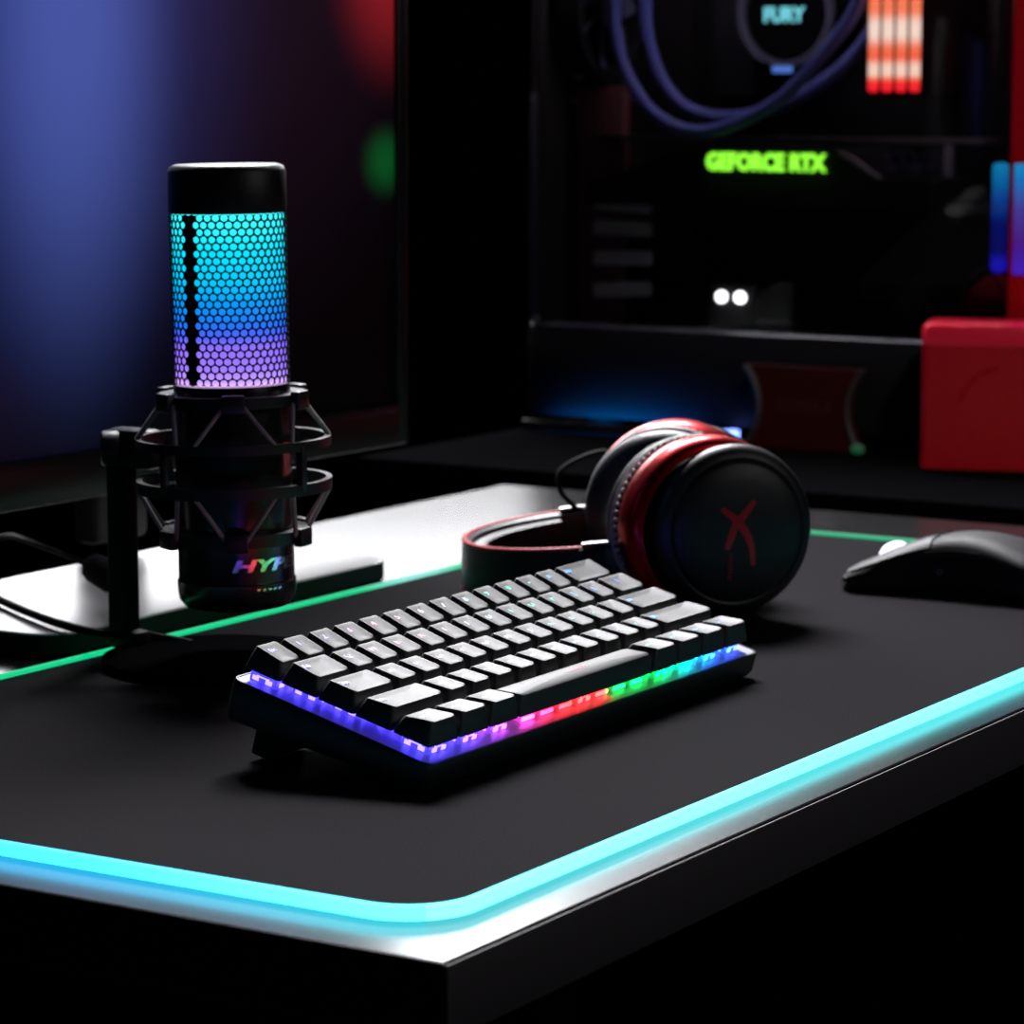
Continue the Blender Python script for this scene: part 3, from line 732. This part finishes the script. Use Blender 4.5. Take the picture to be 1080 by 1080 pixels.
# fans: rear one side on to us, front one lit
g = MB(); fc = pw(PCX + .078, .795, .352)
g.lathe([(.052, -.012), (.060, -.012), (.060, .012), (.052, .012)], fc, 40, axis=(0, 1, 0), wrap=True); g.build('rear_fan', m_case, pc)
rf_ = bpy.data.objects['rear_fan']
g = MB(); g.lathe([(.002, -.011), (.018, -.011), (.018, .011), (.002, .011)], fc, 24, axis=(0, 1, 0)); g.build('hub', m_case, rf_)
for k in range(7):
    a0 = 2 * pi * k / 7; L = []
    for i in range(6):
        rr = .017 + .034 * i / 5; a = a0 + .35 * i / 5; tw = .55 - .25 * i / 5; row = []
        for s in (-1, 1):
            da = s * .30
            for th in (-.0006, .0006):
                row.append((fc[0] + rr * cos(a + da), fc[1] + s * .008 * tw * 2 + th, fc[2] + rr * sin(a + da)))
        L.append([row[0], row[1], row[3], row[2]])
    g = MB(); g.loft(L); g.build('blade', mat('blade_blue_grey', (.12, .14, .22), .35), rf_) if k == 0 else g.build('blade', bpy.data.materials['blade_blue_grey'], rf_)
g = MB(); g.tube([pw(1.455, .806, .2955), pw(1.455, .790, .3045)], .0042, 10); g.build('thumb_screw', M['silver'], pc)
for k in range(2):
    zc_ = (.187, .325)[k]
    m_f = mat('lit_fan_frame', (.05, .05, .08), .3)
    if k == 0: ramp_emit(m_f, 'Z', .144, .230, [(0, (10, 20, 200)), (.10, (25, 30, 215)), (.2, (0, 10, 110)), (.45, (0, 20, 120)), (.65, (0, 70, 170)), (.85, (0, 130, 205)), (1, (10, 160, 220))], .75)
    g = MB(); g.box(pw(PCX + .016, .4005, zc_), (.012, .0105, .085), .003); g.build('front_fan', m_f if k == 0 else m_case, pc)
g = MB(); g.box(pw(PCX + .10, .397, .187), (.15, .016, .08), .003); g.build('fan_body', M['table'], pc)
m_fp = mat('lit_front_strip', (.05, .05, .08), .3); ramp_emit(m_fp, 'Z', .144, .230, [(0, (60, 25, 200)), (.3, (75, 20, 140)), (.6, (70, 60, 160)), (.85, (0, 120, 205)), (1, (10, 150, 215))], .75)
g = MB(); g.box(pw(PCX - .0045, .3690, .187), (.003, .023, .085), .001); g.build('front_light_strip', m_fp, pc)  # blue-purple glow on the front panel, put in as an emitting strip
m_int = mat('case_light', (.3, .3, .3), .4, emit=(.85, .70, .85), power=16.0)
g = MB(); g.box(pw(PCX + .035, .60, ZT - .006), (.010, .36, .006), .001); g.build('case_light_strip', m_int, pc)  # unseen strip added to brighten the parts inside the case
g = MB(); g.tube([pw(1.425, .4298, .115), pw(1.42, .4270, .1340), pw(1.42, .4142, .1455), pw(1.42, .4010, .1370), pw(1.425, .3960, .118)], .003, 8, 6); g.build('fan_cable', M['rubber'], pc)
# small lights
m_wl = mat('white_light', (.3, .3, .3), .4, emit=(1, .98, 1), power=5)
for y in (.6412, .6240):
    g = MB(); g.lathe([(.0048, 0), (.0048, .002), (.0030, .0036), (.0003, .0038)], pw(PCX + .012, y, .1170), 16, axis=(-1, 0, 0)); g.build('white_led', m_wl, pc)
g = MB(); g.box(pw(PCX + .016, .6325, .1100), (.006, .040, .034), .001); g.build('led_bracket', m_in, pc)
g = MB(); g.lathe([(.0045, 0), (.0045, .002), (.0028, .0036), (.0003, .0038)], pw(PCX - .0205, .619, .0068), 16, axis=(-1, 0, 0)); g.box(pw(PCX - .0125, .619, .0060), (.016, .008, .008), .001); g.build('power_light', mat('blue_led', (.3, .3, .3), .4, emit=lin(110, 140, 255), power=5), pc)
g = MB(); g.box(pw(PCX - .010, .730, .0042), (.003, .150, .003), .0005)
m_ug = mat('blue_underglow', (.02, .02, .03), .4); ramp_emit(m_ug, 'Y', .05, .22, [(0, (0, 10, 25)), (.3, (0, 90, 190)), (.5, (0, 120, 220)), (.7, (0, 110, 200)), (1, (0, 10, 25))], 75.0)
g.build('underglow_strip', m_ug, pc)
pbox('light_lip', (PCX - .0185, .640, .0006), (PCX - .0165, .815, .0085), m_case, .0005)

# ================================================================= plaque in front of the computer
pq = thing('plaque', 'dark red plaque with curved silver sides leaning upright against the computer base', 'plaque', (1.375, .545, .0005), (0, 0, 0))
b = MB()
def concave(sy, n=10): return [(sy * (.0515 - .0125 * (1 - (2 * i / n - 1) ** 2)), .066 * i / n) for i in range(n + 1)]
outl = concave(-1) + list(reversed(concave(1)))
Mq = Matrix(((0, 0, 1, 0), (1, 0, 0, 0), (0, 1, 0, 0), (0, 0, 0, 1)))
b.prism(outl, -.006, .006, Mq); b.build('panel', mat('dark_red', (.055, .0015, .002), .5), pq)
for sy in (-1, 1):
    g = MB(); g.tube([(-.006, y, max(.003, zz)) for y, zz in concave(sy, 14)], .0028, 8); g.build('side_rail', mat('rail_metal', (.16, .15, .15), .4, metal=.8) if sy < 0 else bpy.data.materials['rail_metal'], pq)
me = text_mesh('HYPERX', .013, .0004, .0002, shear=.2)
g = MB(); g.add_mesh(me, basis((-.0064, 0, .034), (0, -1, 0), (0, 0, 1))); bpy.data.meshes.remove(me); g.build('lettering', mat('faded_red', (.10, .02, .02), .5), pq)
g = MB(); g.box((-.009, -.0500, .0042), (.006, .010, .007), .002); g.build('green_light', mat('green_led', (.1, .1, .1), .4, emit=lin(0, 100, 55), power=.4), pq)  # green reflection of the pad's strip, put in as an emitting piece

# ================================================================= light
def area(name, loc, target, sx, sy, power, col=(1, 1, 1), spread=180):
    l = bpy.data.lights.new(name, 'AREA'); l.shape = 'RECTANGLE'; l.size = sx; l.size_y = sy; l.energy = power; l.color = col; l.spread = radians(spread)
    o = bpy.data.objects.new(name, l); C.objects.link(o); o.location = loc
    o.rotation_euler = (Vector(target) - Vector(loc)).to_track_quat('-Z', 'Y').to_euler(); return o
area('window_light', (3.0, 2.10, 1.0), (.5, .35, .05), 2.5, .80, 78, (.97, .97, 1))
area('ceiling_light', (1.62, 1.12, 1.78), (.36, .20, .05), 1.0, .7, 38, (.97, .97, 1), 80)  # overhead lamp added to brighten the key tops
area('front_fill', (.7, -1.9, 1.1), (.7, .2, 0), 1.2, .8, 3.4, (1, .93, .95))
sp = bpy.data.lights.new('box_spot', 'SPOT'); sp.energy = 42; sp.spot_size = radians(17); sp.spot_blend = .6; sp.shadow_soft_size = .05; sp.color = (1, .85, .85)  # narrow spot added to brighten the front of the red box
so = bpy.data.objects.new('box_spot', sp); C.objects.link(so); so.location = (-.3, -.9, 1.4)
so.rotation_euler = (Vector((1.34, .335, .09)) - Vector(so.location)).to_track_quat('-Z', 'Y').to_euler()
w = bpy.data.worlds.new('dark_room'); S.world = w; w.use_nodes = True
w.node_tree.nodes['Background'].inputs[0].default_value = (.6, .7, 1, 1); w.node_tree.nodes['Background'].inputs[1].default_value = .002

# ================================================================= camera
cd = bpy.data.cameras.new('camera'); cam = bpy.data.objects.new('camera', cd); C.objects.link(cam); S.camera = cam
yaw, pitch, roll = 1.0189, .1369, .0017
f = Vector((sin(yaw) * cos(pitch), cos(yaw) * cos(pitch), -sin(pitch))); r = f.cross(Vector((0, 0, 1))).normalized(); u = r.cross(f)
r2 = r * cos(roll) + u * sin(roll); u2 = -r * sin(roll) + u * cos(roll)
cam.matrix_world = Matrix(((r2.x, u2.x, -f.x, -.8231), (r2.y, u2.y, -f.y, -.5328), (r2.z, u2.z, -f.z, .2852), (0, 0, 0, 1)))
cd.sensor_width = 36; cd.lens = 3234.04 / 1080 * 36; cd.clip_start = .05; cd.clip_end = 50
cd.dof.use_dof = True; cd.dof.focus_distance = 1.30; cd.dof.aperture_fstop = 16.5; cd.dof.aperture_blades = 0

S.view_settings.view_transform = 'Standard'; S.view_settings.look = 'None'; S.view_settings.exposure = 0; S.view_settings.gamma = 1
S.view_settings.use_curve_mapping = False
S.cycles.use_denoising = True
S.cycles.max_bounces = 8; S.cycles.transparent_max_bounces = 12; S.cycles.sample_clamp_indirect = 5
